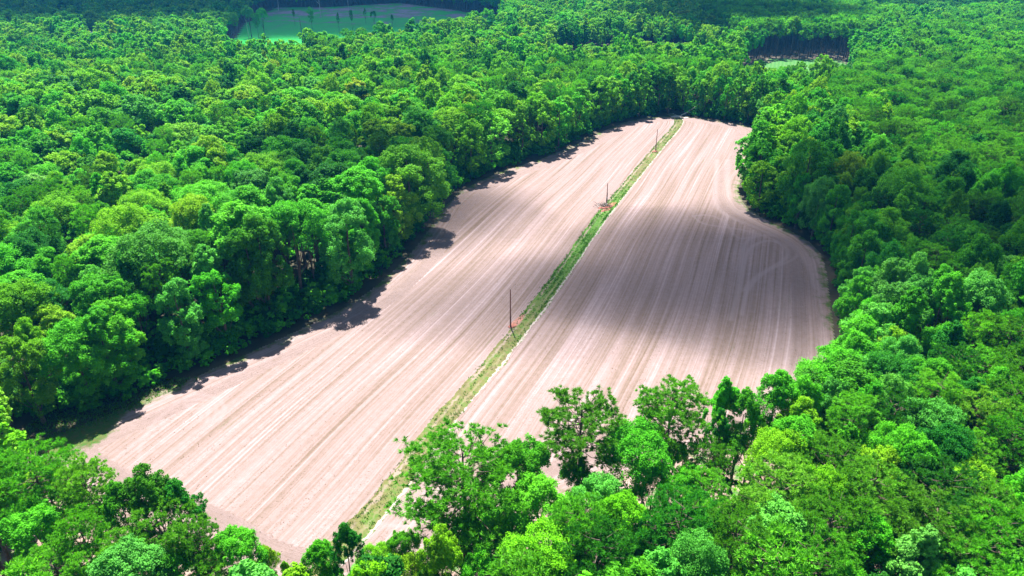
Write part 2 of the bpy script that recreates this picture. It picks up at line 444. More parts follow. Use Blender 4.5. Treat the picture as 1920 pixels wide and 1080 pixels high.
# ------------------------------------------------------------------ trees
def crown_broad(H, R, cb, nleaf, lsz, lobes, seed, sub=8, pointed=.35, skirt=0.0):
    r = np.random.default_rng(seed)
    hh = H * (1 - cb) / 2; zc = H * cb + hh
    d = unit(r.normal(size=(lobes, 3)));
    d[:, 2] = np.where(d[:, 2] < -.25, -d[:, 2] * (1 - skirt) + d[:, 2] * skirt, d[:, 2]); d = unit(d)
    d[0] = (0, 0, 1.0)
    wob = 1 + .22 * np.sin(np.arctan2(d[:, 1], d[:, 0]) * r.integers(2, 4) + r.uniform(0, 6))
    k = r.uniform(.55, .82, lobes)
    C = np.stack([d[:, 0] * R * k * wob, d[:, 1] * R * k * wob, zc + d[:, 2] * hh * r.uniform(.62, .86, lobes)], 1)
    rad = R * r.uniform(.20, .40, lobes)
    out = unit(C - np.array([0, 0, zc - hh * .3]))
    # sub puffs on each lobe
    nsub = lobes * sub; li = np.repeat(np.arange(lobes), sub)
    sd = unit(r.normal(size=(nsub, 3)) + out[li] * 1.1 + np.array([0, 0, .5]))
    tip = 1 + pointed * np.clip(sd[:, 2], 0, 1) ** 3
    SC = C[li] + sd * (rad[li] * r.uniform(.6, .95, nsub) * tip)[:, None]
    SR = rad[li] * r.uniform(.26, .46, nsub)
    p = SR ** 2 / (SR ** 2).sum(); si = r.choice(nsub, nleaf, p=p)
    ld = unit(r.normal(size=(nleaf, 3)) + sd[si] * .55 + np.array([0, 0, .45]))
    P = SC[si] + ld * (SR[si] * r.uniform(.45, 1.0, nleaf) ** .6 * r.choice([1.0, 1.12, 1.38], nleaf, p=[.6, .28, .12]))[:, None]
    P[:, 2] = np.maximum(P[:, 2], .3)
    NN = unit(ld * .55 + np.array([0, 0, .55]) + r.normal(size=(nleaf, 3)) * .48)
    V, Q = leaf_quads(P, NN, lsz * r.uniform(.65, 1.3, nleaf), 1.45, r)
    rnd = np.clip(.5 + (r.random(nsub)[si] - .5) * .6 + (r.random(nleaf) - .5) * .6, 0, 1)
    return V, Q, rnd, (zc, hh, R, C)

def ico(sub=1):
    import bmesh
    b = bmesh.new(); bmesh.ops.create_icosphere(b, subdivisions=sub, radius=1)
    v = np.array([x.co[:] for x in b.verts]); f = np.array([[q.index for q in x.verts] for x in b.faces]); b.free()
    return v, f
ICO_V, ICO_F = ico(2)

def trunk_geo(H, r0, seed, limbs=None, top=.85, k=8, bend=.3):
    r = np.random.default_rng(seed); g = Geo(); n = 7
    z = np.linspace(-.15, H * top, n); x = np.cumsum(r.normal(0, bend * .25, n)); y = np.cumsum(r.normal(0, bend * .25, n)); x -= x[0]; y -= y[0]
    rad = r0 * (1 - .8 * z.clip(0) / (H * top)); rad[0] *= 1.35
    g.tube(np.stack([x, y, z], 1), rad, k)
    for (zs, tip, lr) in limbs or []:
        a = np.array([np.interp(zs, z, x), np.interp(zs, z, y), zs]); b = np.asarray(tip, float)
        m = (a + b) / 2 + np.array([0, 0, -.08 * np.linalg.norm(b - a)]) + r.normal(0, .12, 3)
        g.tube([a, m, b], [lr, lr * .65, lr * .25], 5)
    return g

def broad_tree(H, R, cb, nleaf, lsz, lobes, seed, sub=8, pointed=.35, skirt=0.0, core=.46, limbs=6):
    V, Q, rnd, (zc, hh, RR, C) = crown_broad(H, R, cb, nleaf, lsz, lobes, seed, sub, pointed, skirt)
    if core:
        r = np.random.default_rng(seed + 5)
        cv = ICO_V * np.array([R * core, R * core, hh * core * 1.05]) * (1 + .16 * np.sin(ICO_V[:, :1] * 5 + seed) + .12 * np.cos(ICO_V[:, 1:2] * 6 + ICO_V[:, 2:3] * 5))
        cv[:, 2] += zc - hh * .08
        tris = ICO_F + len(V); V = np.vstack([V, cv]); faces = [Q, tris]; rnd = np.concatenate([rnd, np.full(len(tris), .25)])
    else: faces = [Q]
    idx = np.argsort(C[:, 2])[: limbs]
    tg = trunk_geo(H, .016 * H + .03, seed, [(max(H * cb * .75, .8) + .35 * i, C[j], .055 + .003 * H) for i, j in enumerate(idx)], .8)
    return (V, faces, rnd), tg

def pine_tree(H, R, cb, tufts, per, nl, nw, seed, flat=.0, inner=.35, branches=58):
    """a southern pine: bare stem, upswept boughs, needle tufts at the twig ends"""
    r = np.random.default_rng(seed); hh = H * (1 - cb) / 2; zc = H * cb + hh
    zs = H * cb + (H * .97 - H * cb) * np.sort(r.random(branches)) ** .85
    az = np.arange(branches) * 2.4 + r.uniform(-.4, .4, branches)
    tz = (zs - zc) / hh
    L = R * np.sqrt(np.clip(1 - (tz * .93 + .02) ** 2, .05, 1)) * r.uniform(.78, 1.06, branches)
    lift = L * r.uniform(.18, .62, branches) + .2
    tips = np.stack([np.cos(az) * L, np.sin(az) * L, np.minimum(zs + lift, H * 1.0)], 1)
    base = np.stack([np.zeros(branches), np.zeros(branches), zs], 1)
    tips = np.vstack([tips, [[.2, 0, H * .99]]]); base = np.vstack([base, [[0, 0, H * .86]]])
    L = np.append(L, R * .3)
    pb = (L + .4) ** 1.5; pb /= pb.sum()
    bi = r.choice(len(tips), tufts, p=pb); s = 1 - (r.random(tufts) ** 1.3) * (1 - inner)
    npf = max(12, int(tufts / 7)); pbi = np.concatenate([np.arange(len(tips)), r.choice(len(tips), npf, p=pb)]); npf = len(pbi)
    ps = np.where(np.arange(npf) < len(tips), .93, 1 - (r.random(npf) ** 1.2) * (1 - inner)); PC = base[pbi] + (tips[pbi] - base[pbi]) * ps[:, None]
    PC += r.normal(size=(npf, 3)) * (L[pbi] * .15 * np.minimum(1, 1.3 - ps) + .12)[:, None] * np.array([1.3, 1.3, .7]); PR = R * r.uniform(.10, .19, npf)
    qi = r.choice(npf, tufts, p=PR ** 2 / (PR ** 2).sum()); bi = pbi[qi]
    side = unit(r.normal(size=(tufts, 3)) + np.array([0, 0, .75])); T = PC[qi] + side * (PR[qi] * r.uniform(.4, 1.0, tufts))[:, None] * np.array([1.1, 1.1, .8])
    ax = unit(side * .9 + np.array([0, 0, .45]))
    ti = np.repeat(np.arange(tufts), per); n = len(ti)
    dr = unit(ax[ti] * .95 + r.normal(size=(n, 3)) * .55)
    ln = nl * r.uniform(.7, 1.2, n)[:, None]; Pm = T[ti] + dr * ln * .45
    A = dr * ln * .5; B = unit(np.cross(dr, r.normal(size=(n, 3)))) * nw * .5 * r.uniform(.7, 1.3, (n, 1))
    V = np.stack([Pm - A, Pm - A * .1 - B, Pm + A, Pm + A * .1 + B], 1).reshape(-1, 3)
    Q = np.arange(4 * n).reshape(n, 4)
    rnd = np.clip(.5 + (r.random(tufts)[ti] - .5) * .8 + (r.random(n) - .5) * .35, 0, 1)
    limbs = [(base[i][2], tips[i], .022 + .012 * L[i]) for i in range(branches)]
    tg = trunk_geo(H, .013 * H + .03, seed, limbs, .97, bend=.12)
    return (V, [Q], rnd), tg

def crown_mesh(c, m, name="crown"):
    V, F, rnd = c
    return mesh(name, V, F, [m], attrs={"rnd": ('FACE', rnd)})

def joined(c, tg, ml, name):
    V, F, rnd = c; tv, tf = tg.arrays()
    nf = sum(len(f) for f in F); nt_ = sum(len(f) for f in tf)
    fs = list(F) + [f + len(V) for f in tf]
    return mesh(name, np.vstack([V, tv]), fs, [ml, M["bark"]], mat_idx=np.concatenate([np.zeros(nf), np.ones(nt_)]), attrs={"rnd": ('FACE', np.concatenate([rnd, np.full(nt_, .5)]))})

# unit-scale variants are modelled at 20 m and scaled
HI_B, HI_BE, HI_P = [], [], []
for s in range(9):
    r_ = np.random.default_rng(s + 40)
    args = dict(H=20, R=[4.6, 4.0, 5.2, 3.6, 4.8, 4.2, 5.4, 3.3, 4.5][s], cb=[.34, .3, .36, .28, .4, .33, .38, .25, .3][s], lobes=[36, 30, 44, 24, 40, 34, 50, 22, 38][s], pointed=[.3, .6, .2, .9, .3, .5, .15, 1.1, .4][s])
    c, tg = broad_tree(nleaf=26000, lsz=.225, seed=100 + s, sub=14, core=0, **args)
    HI_B.append((crown_mesh(c, M["leaf"]), tg.mesh("trunk", [M["bark"]]), s))
for s in range(4):      # trees of the wood's edge carry leaves almost to the ground
    c, tg = broad_tree(20, [5.2, 4.6, 5.6, 4.2][s], .07, 34000, .24, [46, 40, 54, 34][s], 160 + s, 12, [.25, .5, .15, .7][s], skirt=.9, core=0)
    HI_BE.append((crown_mesh(c, M["leaf"]), tg.mesh("trunk", [M["bark"]]), s))
for s in range(6):
    c, tg = pine_tree(20, [4.4, 3.9, 4.8, 4.0, 5.0, 3.6][s], [.48, .52, .45, .50, .20, .5][s], [1250, 1050, 1500, 900, 1700, 950][s], 30, .48, .064, 200 + s)
    HI_P.append((crown_mesh(c, M["needle"]), tg.mesh("trunk", [M["bark"]]), s))

SRC = bpy.data.collections.new("forest_sources")      # never linked: only feeds the two forests
def lib(prefix, metas):
    cc = bpy.data.collections.new(prefix)
    for k, me in enumerate(metas):
        o = bpy.data.objects.new(f"{prefix}_{k:02d}", me); cc.objects.link(o)
    return cc
mid_b, low_b, mid_p, low_p = [], [], [], []
for s in range(6):
    c, tg = broad_tree(20, [4.5, 3.8, 5.1, 3.4, 4.8, 4.1][s], [.3, .28, .35, .25, .38, .3][s], 7000, .39, [34, 28, 42, 22, 38, 30][s], 300 + s, 7, [.3, .7, .2, 1.0, .3, .5][s], limbs=3, core=.36)
    mid_b.append(joined(c, tg, M["leaf"], "wood_tree"))
for s in range(5):
    c, tg = broad_tree(20, [4.5, 3.9, 5.0, 3.5, 4.7][s], [.3, .25, .35, .25, .3][s], 1500, .80, [18, 15, 22, 12, 20][s], 330 + s, 5, [.3, .7, .2, .9, .4][s], limbs=0)
    low_b.append(joined(c, tg, M["leaf"], "wood_tree"))
for s in range(5):
    c, tg = pine_tree(20, [4.2, 3.7, 4.6, 4.0, 3.5][s], [.5, .54, .48, .56, .5][s], [820, 720, 900, 740, 680][s], 10, .66, .14, 350 + s, branches=40)
    mid_p.append(joined(c, tg, M["needle"], "pine"))
for s in range(5):
    c, tg = pine_tree(20, [4.2, 3.7, 4.6, 4.0, 3.5][s], [.5, .55, .52, .58, .5][s], [300, 260, 330, 280, 250][s], 5, 1.1, .34, 370 + s, branches=8)
    low_p.append(joined(c, tg, M["needle"], "pine"))
edge_b = []
for s in range(3):
    c, tg = broad_tree(20, [5.0, 4.4, 5.4][s], .06, 4500, .55, [34, 28, 38][s], 390 + s, 7, [.25, .6, .15][s], skirt=.9, core=0, limbs=0)
    edge_b.append(joined(c, tg, M["leaf"], "wood_tree"))
mid_b += []; low_b += edge_b
LIB_B = lib("wood_tree", mid_b + low_b); LIB_P = lib("pine", mid_p + low_p)

# ------------------------------------------------------------------ where the trees stand
PAL_B = {"bright green": (.142, .460, .007), "mid green": (.066, .325, .009), "dark green": (.024, .175, .012), "bluish green": (.085, .340, .040),
         "yellow-green": (.155, .510, .008), "fresh green": (.085, .415, .013)}
PAL_P = {"dusky green": (.084, .310, .016), "olive green": (.092, .320, .018), "deep green": (.034, .195, .015), "soft green": (.110, .365, .024)}
def jitter(c, r, a=.21): 
    f = math.exp(r.normal(0, a)); return tuple(float(min(v * f * math.exp(r.normal(0, a * .28)), .4)) for v in c)

HAND = []   # (species, px, py of the tree's top, height, width scale, colour name, label)
def H_(sp, px, py, h, ws, col, label, variant, name=None, cbx=0): HAND.append((sp, px, py, h, ws, col, label, variant))
H_('P', 1093, 765, 21, 1.50, "olive green", "lone airy round-topped pine rising in front of the bare field, its boughs showing through", 3)
H_('P', 1264, 735, 21, 1.25, "dusky green", "small flat-topped pine before the bare field, right of the lone airy pine", 1)
H_('P', 868, 845, 22, 1.45, "dusky green", "broad dark pine with low spreading boughs just right of the grassy track's near end", 4)
H_('B', 975, 838, 19, 1.05, "mid green", "round green crown squeezed between the broad dark pine and the lone airy pine", 0)
H_('B', 1200, 812, 19, 1.15, "mid green", "dense round green tree below and between the two pines before the field", 2)
H_('B', 1366, 720, 20, .78, "mid green", "dark narrow tree with the taller peak, right of the small flat-topped pine", 7)
H_('B', 1400, 742, 19, .80, "mid green", "second, lower peak beside the dark narrow tree right of the flat-topped pine", 3)
H_('B', 1352, 775, 17, .55, "dark green", "dark narrow tree tucked against the foot of the narrow peaked one", 3)
H_('B', 1462, 712, 20, .90, "mid green", "full green tree at the field's near right corner, beyond the two narrow peaks", 5)
H_('B', 1510, 722, 19, .85, "fresh green", "fresh green tree at the field's near right corner touching the wood", 1)
H_('P', 1335, 838, 15, .80, "olive green", "short olive pine below the dark narrow peaked tree", 2)
H_('P', 52, 856, 20, 1.15, "dusky green", "broad pine by the near left corner of the field, below the fence post", 4)
H_('P', 150, 886, 19, .80, "soft green", "smaller pine with one arm reaching over the field, near the fence post", 0)
H_('B', 268, 893, 20, .85, "mid green", "dark many-peaked tree standing over the field's near left end", 1)
H_('B', 325, 915, 18, .80, "dark green", "dark right-hand neighbour of the many-peaked tree at the near left end", 3)
H_('B', 215, 920, 17, .75, "mid green", "lower left-hand neighbour of the many-peaked tree at the near left end", 5)
H_('P', 300, 970, 17, 1.0, "soft green", "soft green pine below the many-peaked tree", 2)
H_('P', 145, 975, 17, 1.0, "olive green", "light olive pine with bare stems showing to its left", 5)
H_('B', 440, 1003, 15, .85, "fresh green", "light green tree on the field's near edge, left of the sparse yellow sapling", 0)
H_('P', 375, 1000, 15, .90, "olive green", "light olive pine crown left of the light green tree on the near edge", 1)
H_('B', 500, 1030, 11, .55, "yellow-green", "sparse yellow-green sapling on the field's near edge", 8)
H_('B', 532, 1058, 9, .45, "yellow-green", "tiny thin sapling right of the sparse yellow one", 3)
H_('B', 645, 992, 17, .62, "dark green", "dark upright tree just left of the grassy track's near end", 3)
H_('B', 597, 1028, 14, .75, "mid green", "dark green tree leaning on the upright one left of the track", 5)
H_('B', 752, 1003, 12, .75, "mid green", "low rounded bush-like tree in the track's near end", 0)
H_('B', 708, 1028, 11, .8, "bright green", "low bright green tree left of the rounded bush-like one on the track", 2)
H_('B', 826, 1005, 19, .62, "bright green", "bright yellow-green peaked tree under the broad dark pine", 1)
H_('B', 1010, 915, 18, 1.0, "fresh green", "fresh green round tree under the lone airy pine", 4)
H_('B', 1120, 905, 17, .95, "bluish green", "bluish green tree right of the fresh round one under the lone pine", 0)
H_('B', 1020, 1005, 18, 1.1, "bright green", "bright green dome on the bottom edge below the lone airy pine", 2)
H_('B', 1165, 935, 18, .9, "bright green", "bright green dome with a dark gap beside it, below the dense round tree", 8)
H_('B', 1552, 683, 7, .75, "mid green", "low bush jutting from the wood onto the field's right edge", 2)

H_('B', 45, 960, 17, 1.0, "fresh green", "fresh green tree on the left margin below the broad pine", 0)
H_('P', 95, 1045, 15, 1.1, "soft green", "soft green pine in the bottom left corner, dark stems beside it", 2)
H_('P', 235, 1015, 15, 1.1, "soft green", "soft green pine at the bottom edge below the many-peaked tree's left neighbour", 0)
H_('B', 325, 1050, 13, 1.0, "mid green", "mid green low tree at the bottom edge between two soft pines", 4)
H_('P', 400, 1055, 12, 1.1, "soft green", "low soft pine on the bottom edge under the light green tree", 5)
H_('B', 470, 1068, 10, .9, "bright green", "low bright tree on the bottom edge by the yellow saplings", 6)
H_('B', 690, 1062, 10, 1.1, "fresh green", "low fresh green tree filling the bottom edge across the track's end", 2)
H_('B', 755, 1055, 11, 1.1, "bright green", "low bright tree on the bottom edge left of the yellow-green peak", 6)
H_('B', 905, 1045, 14, .9, "mid green", "mid green tree on the bottom edge under the white leafless one", 4)
H_('B', 620, 1072, 9, .9, "mid green", "lowest mid green bush-tree on the bottom edge left of the track", 8)
H_('B', 868, 985, 14, .95, "mid green", "mid green tree filling the gap round the broad dark pine's trunk", 2)
H_('B', 925, 968, 14, .90, "fresh green", "fresh green tree leaning against the right of the broad dark pine's trunk", 6)
H_('B', 812, 1040, 11, .95, "mid green", "low mid green tree at the foot of the yellow-green peak", 4)
H_('B', 1085, 872, 13, .85, "mid green", "low mid green tree hiding the lone airy pine's trunk", 8)
H_('B', 1418, 792, 14, .95, "fresh green", "fresh green rounded tree under the second, lower narrow peak", 2)
H_('B', 1372, 818, 13, .9, "mid green", "mid green low tree under the taller narrow peak", 6)
H_('B', 1265, 838, 13, .9, "bright green", "bright green low tree hiding the small flat-topped pine's trunk", 0)
H_('B', 1228, 882, 14, .85, "fresh green", "fresh green tree in the gap left below the small flat-topped pine", 4)
H_('B', 1292, 880, 14, .85, "mid green", "mid green tree in the gap right below the small flat-topped pine", 0)
H_('P', 1320, 905, 14, 1.1, "soft green", "soft green pine under the short olive pine", 2)
pts = []            # x, y, species, height, width, edge
rg = np.random.default_rng(5)
def hexgrid(x0, x1, y0, y1, s, jit=.34):
    ys = np.arange(y0, y1, s * .866); out = []
    for k, yy in enumerate(ys):
        xs = np.arange(x0 + (k % 2) * s * .5, x1, s); out.append(np.stack([xs, np.full(len(xs), yy)], 1))
    p = np.vstack(out); return p + rg.uniform(-jit * s, jit * s, p.shape)

def visible(x, y, pad=1.08):
    px, py, d = project(x, y, 12.0)
    return (np.abs(px - 960) < 960 * pad + 60) & (py > -80) & (y > 35)

hand_xy = [ground(h[1], h[2], h[3] * .97) for h in HAND]
def candidates():
    a = hexgrid(-340, 60, 88, 330, 7.7); a = a[(a[:, 0] < np.interp(a[:, 1], [80, 250, 345], [-10, 15, 60]))]
    b = hexgrid(-340, 360, 40, 330, 6.1); b = b[(b[:, 1] < 88) | (b[:, 0] >= np.interp(b[:, 1], [80, 250, 345], [-10, 15, 60]))]
    c = hexgrid(-340, 360, 330, 430, 6.2)
    return np.vstack([a, b, c, hexgrid(-860, 880, 430, 1120, 7.0)])
P = candidates(); x, y = P[:, 0], P[:, 1]
keep = visible(x, y, 1.06)
fd = np.where(inpoly(x, y, FIELD), -1, 1) * polydist(x, y, FIELD)
keep &= fd > np.where((x > 50) & (y < 330), 1.3, 2.4)
cd = np.where(inpoly(x, y, CLEARING), -1, 1); keep &= cd > 0
keep &= ~inpoly(x, y, CROPS); keep &= ~inpoly(x, y, HOUSE_GAP)
keep &= ~((np.abs(strip_u(x, y)) < 3) & (y < 76))
# the near fringe: only hand-placed trees stand close to the field's near edge
near_edge = (polydist(x, y, [(-78, 90), (-66, 84), (-50, 73), (-36, 64), (-22, 62), (-12, 67), (0, 76), (12, 84), (26, 91), (44, 95)], False) < 4.0)
keep &= ~(near_edge & (x < 46))
for hx, hy in hand_xy: keep &= np.hypot(x - hx, y - hy) > 4.6
keep &= ~((x < -95) & (y < 80) & (rg.random(len(x)) < .2))
P = P[keep]; fd = fd[keep]; x, y = P[:, 0], P[:, 1]
n = len(P)
pineprob = np.full(n, .05)
pineprob[(vnoise(x, y, 38) > .72) & (x < 40)] = .35
pineprob[inpoly(x, y, PINEBELT)] = .6
rp = inpoly(x, y, RIGHTPINES); pineprob[rp] = .96
pineprob[inpoly(x, y, STAND)] = 1.0
nearmix = (y < 112) & (x > 0); pineprob[nearmix] = .42
rightedge = (x > 60) & (fd < 17) & (y > 100) & (y < 330); pineprob[rightedge] = .12
pineprob[(x < -40) & (y < 85)] = .5
pineprob[(x > 40) & (y >= 112) & (y < 190) & ~rightedge] = .42
darkfar = (y > 700); pineprob[darkfar] = .45
isP = rg.random(n) < pineprob
stand = inpoly(x, y, STAND); young = inpoly(x, y, YOUNG)
hgt = 18.5 + 5.5 * (vnoise(x, y, 60) - .4) + rg.normal(0, 2.8, n)
hgt[isP] = 20.0 + rg.normal(0, 1.7, isP.sum()); 
hgt[y < 100] = np.minimum(hgt[y < 100], 19)
hgt[stand] = 24 + rg.normal(0, 1, stand.sum())
hgt[young] = 9 + rg.normal(0, .8, young.sum())
hgt[(x < 20) & (fd < 12)] += 1.5
hgt[(y > 540) & (x > -60) & (x < 130)] += 4
wid = np.where(isP, rg.uniform(.66, .92, n), rg.uniform(.68, 1.05, n))
wid[isP & (y < 120)] *= 1.3
bigleft = ~isP & (x < np.interp(y, [80, 250, 345], [-10, 15, 60])) & (y > 88) & (y < 335)
wid[bigleft] = rg.uniform(.74, 1.55, bigleft.sum())
wid[young] *= 1.1
# near fringe: the crowns must stay under the line of treetops that the bare field is seen over
SKY_X = [0, 60, 150, 200, 340, 390, 440, 520, 560, 600, 640, 700, 780, 800, 870, 1000, 1060, 1150, 1200, 1330, 1400, 1540]
SKY_Y = [850, 845, 880, 930, 905, 1000, 1000, 1045, 1065, 1025, 1000, 1030, 1010, 900, 845, 845, 840, 870, 815, 840, 745, 700]
lim = bigleft & (fd < 14) & (y < 165); wid[lim] = np.minimum(wid[lim], 1.12); hgt[lim & (y < 130)] = np.minimum(hgt[lim & (y < 130)], 19.5)
clump = (x > 74) & (x < 100) & (y > 203) & (y < 256) & (fd < 11); isP[clump] = False; wid[clump] *= 1.45; hgt[clump] += 2
okk = np.ones(n, bool)
for i in range(n):
    if (y[i] < 108 and -78 < x[i] < 62) or (y[i] < 91 and -112 < x[i] <= -78):
        while True:
            a, b, _ = project(x[i], y[i], hgt[i] * 1.02)
            lim = max(np.interp(a + k, SKY_X, SKY_Y) for k in (-45, 0, 45)) + 12
            if b > lim or not (0 < a < 1545): break
            hgt[i] -= .8
            if hgt[i] < 8: okk[i] = False; break
        wid[i] = wid[i] * (20 / max(hgt[i], 8)) ** .5
conv = isP & (fd < 8); isP[conv] = False; wid[conv] *= 1.2
P, x, y, isP, hgt, wid, fd = P[okk], x[okk], y[okk], isP[okk], hgt[okk], wid[okk], fd[okk]; n = len(x)
trees = [(float(x[i]), float(y[i]), 'P' if isP[i] else 'B', float(hgt[i]), float(wid[i]), float(fd[i])) for i in range(n)]

def colour_for(xx, yy, sp, r, young_=False):
    g = float(vnoise(xx, yy, 55)); k = r.random()
    if sp == 'P':
        nm = "soft green" if k < .36 else "dusky green" if k < .76 else "olive green" if k < .86 else "deep green"
    elif young_: nm = "yellow-green" if k < .55 else "bright green"
    elif yy > 235 and xx < 170:
        nm = "bright green" if k < .48 else "yellow-green" if k < .61 else "fresh green" if k < .77 else "mid green" if k < .90 else "dark green" if k < .97 else "bluish green"
    else:
        kk = k + (g - .5) * .5
        nm = "bright green" if kk < .22 else "fresh green" if kk < .42 else "mid green" if kk < .74 else "dark green" if kk < .88 else "bluish green"
    return nm

def crown_pct(xx, yy, z):
    px, py, d = project(xx, yy, z); return px / 19.2, py / 10.8, d

# the 300 of each kind that show largest stand as trees of their own
def rank(t):
    a, b, d = crown_pct(t[0], t[1], t[3] * .7)
    inside = (-.5 < a < 100.5) and (-.5 < b < 101)
    return (0 if inside else 1, d)
nh = {s: sum(1 for h in HAND if h[0] == s) for s in 'BP'}
single, rest = [], []
print('fringe', n)
for s in 'BP':
    l = sorted([t for t in trees if t[2] == s], key=rank); k = 300 - nh[s]
    l1 = [t for t in l[:k] if rank(t)[0] == 0]
    single += l1; rest += l[len(l1):]

shape_word = {0: "rounded", 1: "peaked", 2: "domed", 3: "steepled", 4: "spreading", 5: "uneven", 6: "billowing", 7: "slim", 8: "full"}
pine_word = {0: "round-topped", 1: "small-crowned", 2: "full-crowned", 3: "open-crowned", 4: "broad-crowned", 5: "slim"}
used_labels = set()
ONES = "zero one two three four five six seven eight nine ten eleven twelve thirteen fourteen fifteen sixteen seventeen eighteen nineteen".split()
TENS = "twenty thirty forty fifty sixty seventy eighty ninety".split()
def num(k):
    k = int(min(max(k, 0), 100))
    return "hundred" if k == 100 else ONES[k] if k < 20 else TENS[k // 10 - 2] + ("-" + ONES[k % 10] if k % 10 else "")

group_names = {'B': "broadleaf trees of the woods around the field", 'P': "pine trees of the woods around the field"}
def place_tree(sp, xx, yy, h, wd, colname, label, variant, edge, r):
    if sp == 'B' and edge: cm, tm, s = HI_BE[variant % 4]; word = ["skirted", "hanging", "bulky", "towering"][variant % 4]
    elif sp == 'B': cm, tm, s = HI_B[variant % 9]; word = shape_word[s]
    else: cm, tm, s = HI_P[variant % 6]; word = pine_word[s]
    root = empty("broadleaf_tree" if sp == 'B' else "pine_tree", (xx, yy, .0), r.uniform(0, 6.28))
    sz = h / 20.0; root.scale = (sz * wd * r.uniform(.93, 1.07), sz * wd * r.uniform(.93, 1.07), sz)
    c = link("crown", cm, root); tk = link("trunk", tm, root)
    col = jitter((PAL_B if sp == 'B' else PAL_P)[colname], r)
    c["tint"] = [col[0], col[1], col[2]]
    a, b, d = crown_pct(xx, yy, h * .72)
    if label is None:
        kind = "tree" if sp == 'B' else "pine"
        if edge and xx < 60 and yy < 300: where = "on field's left edge"
        elif edge and yy >= 300: where = "on field's far edge"
        elif edge: where = "on field's right edge"
        elif xx < 20 and yy > 88: where = "in left wood"
        elif yy <= 100: where = "in near wood"
        elif yy > 345: where = "beyond the field"
        else: where = "in right wood"
        fa, fb = math.floor(a), math.floor(b); ra, rb = round(a), round(b)
        for ia, ib in ((ra, rb), (2 * fa + 1 - ra, rb), (ra, 2 * fb + 1 - rb), (2 * fa + 1 - ra, 2 * fb + 1 - rb)):
            label = f"{colname} {word} {kind} {where}, {num(ia)} percent across and {num(ib)} down the photo"
            if label not in used_labels: break
    used_labels.add(label)
    tag(root, label, "tree", group_names[sp])
    return root

rr = np.random.default_rng(77)
for (sp, px, py, h, ws, col, lab, var), (hx, hy) in zip(HAND, hand_xy):
    place_tree(sp, hx, hy, h, ws, col, lab, var, False, rr)
for (xx, yy, sp, h, wd, f) in single:
    edge = f < 8.5 and yy > 88
    col = colour_for(xx, yy, sp, rr)
    if edge and sp == 'B' and col in ("yellow-green",): col = "bright green"
    place_tree(sp, xx, yy, h, wd, col, None, int(rr.integers(0, 36)), edge and sp == 'B', rr)

# the rest: two masses
def forest(name, libcol, pl, label):
    n = len(pl); me = bpy.data.meshes.new(name); me.vertices.add(n)
    me.vertices.foreach_set("co", np.array([(p[0], p[1], 0) for p in pl], np.float32).ravel())
    idx = np.array([p["i"] if isinstance(p, dict) else p[6] for p in pl], np.int32)
    a = me.attributes.new("pick", 'INT', 'POINT'); a.data.foreach_set("value", idx)
    a = me.attributes.new("turn", 'FLOAT_VECTOR', 'POINT'); a.data.foreach_set("vector", np.array([(0, 0, p[7]) for p in pl], np.float32).ravel())
    a = me.attributes.new("size", 'FLOAT_VECTOR', 'POINT'); a.data.foreach_set("vector", np.array([p[8] for p in pl], np.float32).ravel())
    a = me.attributes.new("tint", 'FLOAT_VECTOR', 'POINT'); a.data.foreach_set("vector", np.array([p[9] for p in pl], np.float32).ravel())
    o = link(name, me); tag(o, label, kind="stuff")
    ng = bpy.data.node_groups.new(name, 'GeometryNodeTree')
    ng.interface.new_socket("Geometry", in_out='INPUT', socket_type='NodeSocketGeometry'); ng.interface.new_socket("Geometry", in_out='OUTPUT', socket_type='NodeSocketGeometry')
    gi = ng.nodes.new("NodeGroupInput"); go = ng.nodes.new("NodeGroupOutput")
    iop = ng.nodes.new("GeometryNodeInstanceOnPoints"); ci = ng.nodes.new("GeometryNodeCollectionInfo")
    ci.inputs[0].default_value = libcol; ci.inputs[1].default_value = True; ci.inputs[2].default_value = True
    def na(nm, typ):
        q = ng.nodes.new("GeometryNodeInputNamedAttribute"); q.data_type = typ; q.inputs[0].default_value = nm; return q.outputs[0]
    L = ng.links.new
    L(gi.outputs[0], iop.inputs["Points"]); L(ci.outputs[0], iop.inputs["Instance"]); iop.inputs["Pick Instance"].default_value = True
    L(na("pick", 'INT'), iop.inputs["Instance Index"])
    e2r = ng.nodes.new("FunctionNodeEulerToRotation"); L(na("turn", 'FLOAT_VECTOR'), e2r.inputs[0]); L(e2r.outputs[0], iop.inputs["Rotation"])
    L(na("size", 'FLOAT_VECTOR'), iop.inputs["Scale"]); L(iop.outputs[0], go.inputs[0])
    md = o.modifiers.new("scatter", 'NODES'); md.node_group = ng
    return o
fB, fP = [], []
for (xx, yy, sp, h, wd, f) in rest:
    yng = bool(inpoly(xx, yy, YOUNG)); nm = colour_for(xx, yy, sp, rr, yng)
    pal = PAL_B if sp == 'B' else PAL_P; sz = h / 20.0; wz = sz * wd * (1.45 if yng else 1.0) * (1.12 if yy > 430 else 1.0)
    low = yy > 380
    ix = int(rr.integers(11, 14)) if (sp == 'B' and f < 9) else int(rr.integers(6, 11)) if (low and sp == 'B') else int(rr.integers(0, 6)) if sp == 'B' else int(rr.integers(5, 10)) if low else int(rr.integers(0, 5))
    rec = (xx, yy, sp, h, wd, f, ix, rr.uniform(0, 6.28), (wz, wz, sz), jitter(pal[nm], rr))
    (fB if sp == 'B' else fP).append(rec)
print("singles", len(single) + len(HAND), "mass", len(fB), len(fP))
forest("broadleaf_forest", LIB_B, fB, "mass of green broadleaf woodland stretching back behind the field")
forest("pine_forest", LIB_P, fP, "mass of evenly tall pines filling the right and far woods")

